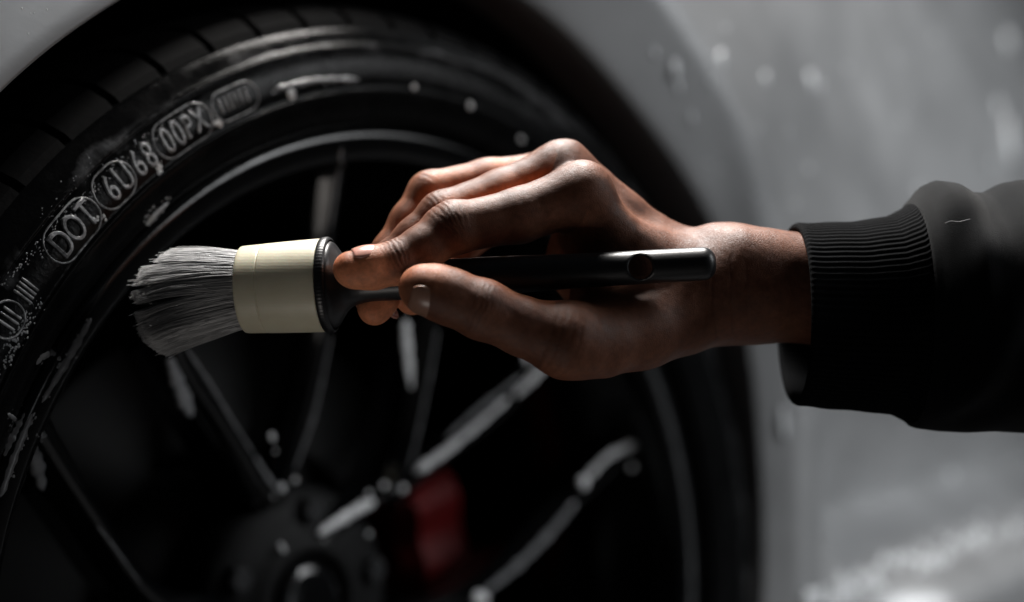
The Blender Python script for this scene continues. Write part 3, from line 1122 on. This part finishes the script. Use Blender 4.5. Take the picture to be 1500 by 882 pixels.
def nail(center, axis, dorsal, L, W, rc, mat, rise=0.35):
    ax = unit(axis)
    dn = np.asarray(dorsal, float)
    dn = unit(dn - ax * (dn @ ax))
    la = np.cross(ax, dn)
    n = 15
    s_, q_ = np.meshgrid(np.linspace(-1, 1, n), np.linspace(-1, 1, n), indexing='ij')
    wid = np.where(s_ > 0.2, np.sqrt(np.clip(1 - ((s_ - 0.2) / 0.86) ** 2 * 0.62, 0, 1)), np.sqrt(np.clip(1 - ((0.2 - s_) / 1.3) ** 2 * 0.55, 0, 1)))
    x = s_ * L / 2
    y = q_ * W / 2 * wid
    h = rise + np.sqrt(np.clip(rc ** 2 - y ** 2, 0.1, None)) - rc - 0.032 * x ** 2 * (x > 0) - 0.030 * x ** 2 * (x < 0)
    top_ = center + x[..., None] * ax + y[..., None] * la + h[..., None] * dn
    bot_ = top_ - dn * 1.1
    Vn = np.concatenate([top_.reshape(-1, 3), bot_.reshape(-1, 3)])
    Fn = []
    N2 = n * n
    for i in range(n - 1):
        for j in range(n - 1):
            a = i * n + j
            Fn.append((a, a + n, a + n + 1, a + 1))
            Fn.append((N2 + a, N2 + a + 1, N2 + a + n + 1, N2 + a + n))
    edge = [i for i in range(n)] + [i * n + n - 1 for i in range(1, n)] + [(n - 1) * n + j for j in range(n - 2, -1, -1)] + [i * n for i in range(n - 2, 0, -1)]
    for a, b_ in zip(edge, edge[1:] + edge[:1]):
        Fn.append((a, b_, N2 + b_, N2 + a))
    return mesh_obj('fingernail', to_world(Vn) - PO, Fn, mat, arm)


for nme, t0, L, W, mat in (('index', 0.33, 11.0, 9.8, M_NAIL), ('middle', 0.6, 11, 10, M_NAIL), ('ring', 0.6, 10, 9, M_NAIL), ('little', 0.6, 8.5, 7.5, M_NAIL), ('thumb', 0.40, 12.5, 13.0, M_NAIL_D)):
    ch = FING[nme]
    a, b_ = ch[-3][0], ch[-1][0]
    ax = unit(b_ - a)
    dn = np.array(DORSAL[nme], float)
    dn = unit(dn - ax * (dn @ ax))
    c0 = a + (b_ - a) * (t0 + 0.28)
    # walk outwards to the skin
    tt_ = np.linspace(0, 16, 200)
    sv = hd.sample(S, c0[None] + dn[None] * tt_[:, None])
    hit = tt_[np.argmax(sv > 0)]
    nail(c0 + dn * (hit - 0.05), ax, dn, L, W, ch[-2][1] * 1.03, mat, rise=0.42)

# ------------------------------------------------------------------ sleeve and cuff
YC = 28.0
KMM = (MMD + YC) / FPX
TOPC = [(1163, 330), (1200, 327), (1250, 324), (1300, 317), (1325, 306), (1338, 292), (1352, 274), (1368, 267), (1392, 270), (1415, 284), (1440, 285), (1465, 271), (1490, 266), (1520, 272), (1560, 280), (1620, 262), (1700, 255), (2400, 235)]
BOTC = [(1163, 590), (1200, 597), (1250, 602), (1305, 607), (1322, 614), (1340, 625), (1370, 629), (1410, 631), (1450, 629), (1500, 632), (1560, 640), (1640, 636), (1700, 645), (2400, 665)]
tcx, tcy = np.array(TOPC).T
bcx, bcy = np.array(BOTC).T


def ring_at(px, off, n, rib=0.0, fold_a=0.0, wide=36.0):
    tz = (441 - np.interp(px, tcx, tcy)) * KMM
    bz = (441 - np.interp(px, bcx, bcy)) * KMM
    an = 2 * math.pi * np.arange(n) / n
    cz, hz = (tz + bz) / 2, (tz - bz) / 2
    ca, sa = np.cos(an), np.sin(an)
    e = 0.92
    ry, rz = wide + off, hz + off
    o = rib * np.cos(an * 92)
    f1 = fold_a * (np.sin(3 * an + px * 0.021) * np.sin(px * 0.032 + 1.1 * np.sin(2 * an)) + 0.6 * np.sin(7 * an + px * 0.05) * np.sin(px * 0.018 + 2))
    f1 = f1 * (1 - np.abs(sa) ** 6)
    ro = o + f1
    y = YC + np.sign(ca) * np.abs(ca) ** e * ry + ca * ro
    z = cz + np.sign(sa) * np.abs(sa) ** e * rz + sa * ro
    x = np.full(n, (px - 750) * KMM)
    return np.stack([x, y, z], -1)


def loft(rings, flip=False):
    n = len(rings[0])
    V = np.vstack(rings)
    F = [(i * n + a, i * n + (a + 1) % n, (i + 1) * n + (a + 1) % n, (i + 1) * n + a) for i in range(len(rings) - 1) for a in range(n)]
    return V, F


sleeve_rings = [ring_at(1375, -5.0, 240), ring_at(1352, -4.5, 240), ring_at(1334, -4.0, 240), ring_at(1329, -2.0, 240), ring_at(1331, 0.4, 240), ring_at(1335, 1.0, 240)]
for px in np.concatenate([np.linspace(1340, 1560, 46), np.linspace(1575, 2300, 30)]):
    g = min(1, (px - 1335) / 50)
    sleeve_rings.append(ring_at(px, 0.6, 240, 0, 2.6 * g, 36 + 7 * min(1, (px - 1335) / 60)))
v_, f_ = loft(sleeve_rings)
sleeve = mesh_obj('sleeve', to_world(v_) - PO, f_, M_CLOTH, person, label='black fleece sweatshirt sleeve with folds')
N = 92 * 8
cuff_rings = []
for px, off, rb in ((1260, -3.4, 0.1), (1215, -3.4, 0.1), (1175, -3.3, 0.12), (1168, -3.1, 0.15), (1164.5, -2.5, 0.05), (1162.3, -1.6, 0.05), (1161.6, -0.8, 0.05), (1162.3, 0.0, 0.08), (1164.5, 0.55, 0.12), (1168, 0.75, 0.2), (1176, 0.35, 0.22)):
    cuff_rings.append(ring_at(px, off, N, rb))
for px in np.linspace(1186, 1352, 26):
    t = (px - 1192) / 160
    dip_ = 0.10 * math.sin(px * 0.11) + 0.30 * math.sin(px * 0.033 + 1)
    cuff_rings.append(ring_at(px, dip_ - 2.2 * sstep(0.85, 1.0, t), N, 0.22))
v_, f_ = loft(cuff_rings)
cuff = mesh_obj('cuff', to_world(v_) - PO, f_, M_RIB, sleeve, label='ribbed knit cuff standing loose around the wrist')
lint = np.array([P(1383, 327, -4), P(1392, 324, -6), P(1403, 325, -6), P(1412, 323, -7), P(1420, 321, -7)]) + np.array([0, -1.0, 0])
v_, f_ = tube(smooth_profile(lint, 4), 0.09, 5)
mesh_obj('loose_thread', to_world(v_) - PO, f_, M_FILM_GLINT, sleeve)

# ------------------------------------------------------------------ soap, water and painted highlights
ICO = bmesh.new()
bmesh.ops.create_icosphere(ICO, subdivisions=2, radius=1.0)
ICO_V = np.array([v.co[:] for v in ICO.verts])
ICO_F = [tuple(v.index for v in f.verts) for f in ICO.faces]
ICO.free()
blobs = {'foam': [], 'film': [], 'drop': []}  # foam and film hold suds as well as painted highlights


def blob(kind, u, v, w, su, sv, sw, ang=0.0):
    r = ICO_V * (1 + 0.12 * np.sin(ICO_V[:, [1]] * 5 + u * 900) + 0.10 * np.sin(ICO_V[:, [0]] * 4 + v * 700))
    x, y = r[:, 0] * su, r[:, 1] * sv
    c, s_ = math.cos(ang), math.sin(ang)
    blobs[kind].append((np.stack([u + x * c - y * s_, v + x * s_ + y * c, w + r[:, 2] * sw], -1), ICO_F))


def surf(r):
    """outer surface of the wheel: tyre, lip or spokes"""
    if r > 0.2445:
        return float(tyre_w(r))
    if r > 0.229:
        return float(np.interp(r, [0.229, 0.2295, 0.231, 0.239, 0.2455], [-0.010, -0.0052, -0.0034, 0.0, -0.002]))
    return float(rec(r))


def at_wheel(px, py):
    w = 0.0
    for _ in range(25):
        u, v = on_wheel(px, py, w)
        w = 0.5 * w + 0.5 * surf(math.hypot(u, v))
    return u, v, w


def smear(pxs, n, size, jit=6, kind='foam', flat=0.2, stretch=1.0):
    """froth spread along a picture polyline, lying on the wheel"""
    p = np.array(pxs, float)
    L = np.concatenate([[0], np.cumsum(np.linalg.norm(np.diff(p, axis=0), axis=1))])
    for _ in range(n):
        t = RNG.uniform(0, L[-1])
        x, y = np.interp(t, L, p[:, 0]) + RNG.normal(0, jit), np.interp(t, L, p[:, 1]) + RNG.normal(0, jit)
        u, v, w = at_wheel(x, y)
        s_ = size * RNG.uniform(0.35, 1.2)
        a = math.atan2(v, u) + math.pi / 2
        blob(kind, u, v, w, s_ * stretch, s_, s_ * flat, a)


smear([(130, 470), (95, 530), (60, 590)], 60, 0.0006, 5, 'film')
smear([(60, 525), (75, 520), (85, 535)], 50, 0.0008, 5, 'film')
smear([(42, 600), (25, 640), (12, 670)], 90, 0.0009, 8, 'film')
smear([(8, 610), (20, 615), (30, 620)], 25, 0.0008, 4, 'film')
smear([(215, 325), (230, 310), (245, 297)], 70, 0.0008, 5, 'film')
smear([(60, 640), (62, 636)], 10, 0.0008, 3, 'film')
smear([(400, 131), (440, 122), (480, 117), (522, 117)], 60, 0.0007, 3, 'film')
smear([(425, 135), (430, 134)], 8, 0.0018, 3)
smear([(140, 322), (148, 319), (155, 316)], 18, 0.0006, 2)
smear([(318, 178), (322, 180)], 10, 0.0014, 2)
smear([(232, 236), (234, 245), (232, 252)], 24, 0.0008, 2)
smear([(0, 720), (20, 660), (45, 605)], 60, 0.0007, 5, 'film')
smear([(0, 420), (25, 395), (60, 362), (90, 320), (125, 290), (160, 255), (200, 218), (250, 180), (300, 158)], 320, 0.00045, 5, 'film')
smear([(70, 330), (90, 290), (110, 268), (150, 240)], 50, 0.0003, 9, 'film')
smear([(0, 520), (30, 480), (60, 440)], 80, 0.0005, 6, 'film')
smear([(0, 545), (20, 510), (36, 480)], 60, 0.0005, 5, 'film')
def ribbon(kind, pxs, rads, flat=0.45, lift=0.0006, w_off=0.0):
    """run of suds, also used for painted highlights, along a picture polyline on the wheel"""
    p = smooth_profile(np.array(pxs, float), 8)
    rads = np.array(rads) * 0.68
    rr_ = np.interp(np.linspace(0, 1, len(p)), np.linspace(0, 1, len(rads)), rads)
    rr_ = rr_ * (1 + 0.18 * np.sin(np.arange(len(p)) * 1.7 + pxs[0][0]) + 0.10 * np.sin(np.arange(len(p)) * 0.9))
    e = np.linspace(0, 1, len(p))
    rr_ = rr_ * np.sqrt(np.clip(1 - (2 * e - 1) ** 8, 0.02, 1))
    c = np.array([at_wheel(x, y) for x, y in p])
    c[:, 2] += lift + w_off
    v, f = tube(c, rr_, 10)
    v = v.reshape(len(p), 10, 3)
    v[..., 2] = c[:, None, 2] + (v[..., 2] - c[:, None, 2]) * flat
    blobs[kind].append((v.reshape(-1, 3), f))


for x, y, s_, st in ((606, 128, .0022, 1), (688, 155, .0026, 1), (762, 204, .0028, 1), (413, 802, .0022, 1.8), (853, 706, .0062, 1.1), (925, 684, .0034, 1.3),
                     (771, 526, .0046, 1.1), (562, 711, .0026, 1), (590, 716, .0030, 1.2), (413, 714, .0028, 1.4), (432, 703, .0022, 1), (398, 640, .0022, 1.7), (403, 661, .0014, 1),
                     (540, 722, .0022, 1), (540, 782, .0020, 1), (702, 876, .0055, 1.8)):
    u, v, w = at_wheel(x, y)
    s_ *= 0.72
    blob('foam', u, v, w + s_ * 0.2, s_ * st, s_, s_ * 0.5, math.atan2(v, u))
ribbon('foam', [(606, 692), (650, 662), (700, 622), (745, 582)], [.0046, .0038, .0030, .0026])  # highlight painted along the spoke top
ribbon('foam', [(752, 580), (775, 558), (800, 533)], [.0030, .0044, .0040])  # outer end of the same painted highlight
ribbon('foam', [(464, 782), (500, 760), (530, 742), (547, 735)], [.0026, .0044, .0046, .0040])  # stem highlight, painted as a white run
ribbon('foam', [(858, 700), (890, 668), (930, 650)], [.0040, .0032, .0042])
ribbon('film', [(842, 735), (800, 785), (755, 830), (708, 868)], [.0034, .0042, .0040, .0034])  # painted highlight on the lower half of this arm
ribbon('film', [(650, 645), (700, 600), (765, 550)], [.0022, .0026, .0022])  # dimmer painted highlight beside the broad one
ribbon('film', [(272, 512), (305, 560), (335, 610), (372, 668)], [.0014, .0012, .0012, .0010], 0.8)  # ridge highlight painted as a thin line
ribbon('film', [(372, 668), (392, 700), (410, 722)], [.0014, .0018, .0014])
ribbon('film', [(484, 490), (470, 560), (455, 620), (430, 690)], [.0011, .0012, .0016, .0012], 0.8)  # painted ridge highlight of the neighbouring arm
ribbon('film', [(500, 214), (492, 270), (482, 340)], [.0010, .0014, .0010], 0.8)  # that painted highlight carried on toward the lip
ribbon('film', [(640, 480), (630, 540), (612, 630), (598, 690)], [.0012, .0014, .0012, .0010], 0.8)  # another ridge highlight painted in grey
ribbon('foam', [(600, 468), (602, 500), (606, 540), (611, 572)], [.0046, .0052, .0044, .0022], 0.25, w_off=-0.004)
ribbon('film', [(256, 520), (264, 550), (276, 585), (288, 610)], [.0050, .0062, .0066, .0034], 0.3, w_off=-0.004)
ribbon('film', [(48, 640), (60, 680), (70, 720)], [.0040, .0052, .0030], 0.3, w_off=-0.004)
ribbon('film', [(133, 466), (112, 502), (90, 540), (60, 590)], [.0014, .0026, .0024, .0014], 0.25)  # grey sheen of the rim lip, painted on
ribbon('film', [(46, 606), (32, 640), (16, 680), (0, 728)], [.0012, .0022, .0024, .0020], 0.25)  # painted lip sheen, lower part
ribbon('film', [(52, 534), (62, 522), (76, 518), (88, 528)], [.0010, .0020, .0024, .0012], 0.35)
ribbon('film', [(44, 596), (32, 622), (20, 645), (8, 672)], [.0016, .0036, .0050, .0030], 0.15)
ribbon('film', [(10, 606), (18, 612), (28, 624)], [.0008, .0014, .0010], 0.3)
ribbon('film', [(212, 330), (222, 318), (232, 308), (246, 296)], [.0022, .0028, .0020, .0010], 0.25)
ribbon('film', [(400, 131), (440, 121), (480, 116), (524, 117)], [.0012, .0016, .0013, .0026], 0.4)
ribbon('film', [(140, 770), (165, 800), (205, 855)], [.0006, .0008, .0005], 0.8)  # faint painted highlight on the left arm

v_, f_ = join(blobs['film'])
fi_ = mesh_obj('film_and_glints', v_, f_, M_FILM_GLINT, kind='stuff', label='thin grey soap film on the wheel, with painted highlight lines on spokes and lip', cat='soap film')
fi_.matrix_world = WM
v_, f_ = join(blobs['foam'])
fo = mesh_obj('foam_and_glints', v_, f_, M_FOAM_GLINT, kind='stuff', label='white soap foam on the wheel, with highlights painted along the spokes', cat='foam')
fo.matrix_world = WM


# drops on the paint
def fender_w(u, v):
    a = math.atan2(v, u)
    r0 = np.interp(a, angs, arch_r)
    return float(body_w(np.array(u), np.array(v)) + np.interp((math.hypot(u, v) - r0) / flare(a), RW_X, RW_W) * (0.4 + 0.6 * flare(a)) * crown(a))


def at_fender(px, py):
    w = 0.015
    for _ in range(12):
        u, v = on_wheel(px, py, w)
        w = fender_w(u, v)
    return u, v, w


drops = []
for x, y, s_, st in ((38, 100, .0018, 1.6), (990, 98, .0050, 1.6), (1057, 88, .0046, 1.5), (1188, 118, .0050, 1.4), (1122, 115, .0034, 1.3), (960, 75, .0026, 1.3), (1478, 65, .0080, 2.0), (1480, 215, .0085, 3.2), (1465, 160, .006, 1.5),
                     (995, 125, .0026, 1.6), (1115, 520, .0030, 1.2), (1130, 600, .003, 2), (1395, 705, .006, 1.8), (1165, 620, .004, 3)):
    drops.append((x, y, s_, st))
for _ in range(60):
    drops.append((RNG.uniform(1000, 1500), RNG.uniform(0, 882), RNG.uniform(.0007, .0022), RNG.uniform(1, 2.5)))
for _ in range(7):
    drops.append((RNG.uniform(0, 150), RNG.uniform(0, 60), RNG.uniform(.0002, .0005), 1))
for _ in range(110):
    t = RNG.random()
    drops.append((1180 + 320 * t + RNG.normal(0, 10), 885 - 120 * t + RNG.normal(0, 10), RNG.uniform(.002, .0060), 1.2))
for x, y, s_, st in drops:
    u, v, w = at_fender(x, y)
    if math.hypot(u, v) < np.interp(math.atan2(v, u), angs, arch_r) + 0.004:
        continue
    blob('drop', u, v, w, s_, s_ * st, s_ * 0.22)
v_, f_ = join(blobs['drop'])
wo = mesh_obj('water_drops', v_, f_, M_WATER, kind='stuff', label='soapy water drops running down the grey bodywork', cat='water')
wo.matrix_world = WM

# froth on the bristles
fr = []
for _ in range(150):
    k_ = RNG.integers(0, NS)
    if pts[k_, 0] > -0.2 and tipc[k_, 1] > -0.5:
        continue
    i_ = RNG.integers(2, seg)
    c = path[k_, i_]
    s_ = RNG.uniform(0.15, 0.42)
    fr.append((c + ICO_V * np.array([s_ * 1.6, s_, s_]), ICO_F))
v_, f_ = join(fr)
bf = mesh_obj('bristle_foam', (v_ @ BM.T) * 1e-3 + to_world(AX0), f_, M_FOAM_GLINT, kind='stuff', label='tiny flecks of soap foam caught in the bristles', cat='foam')
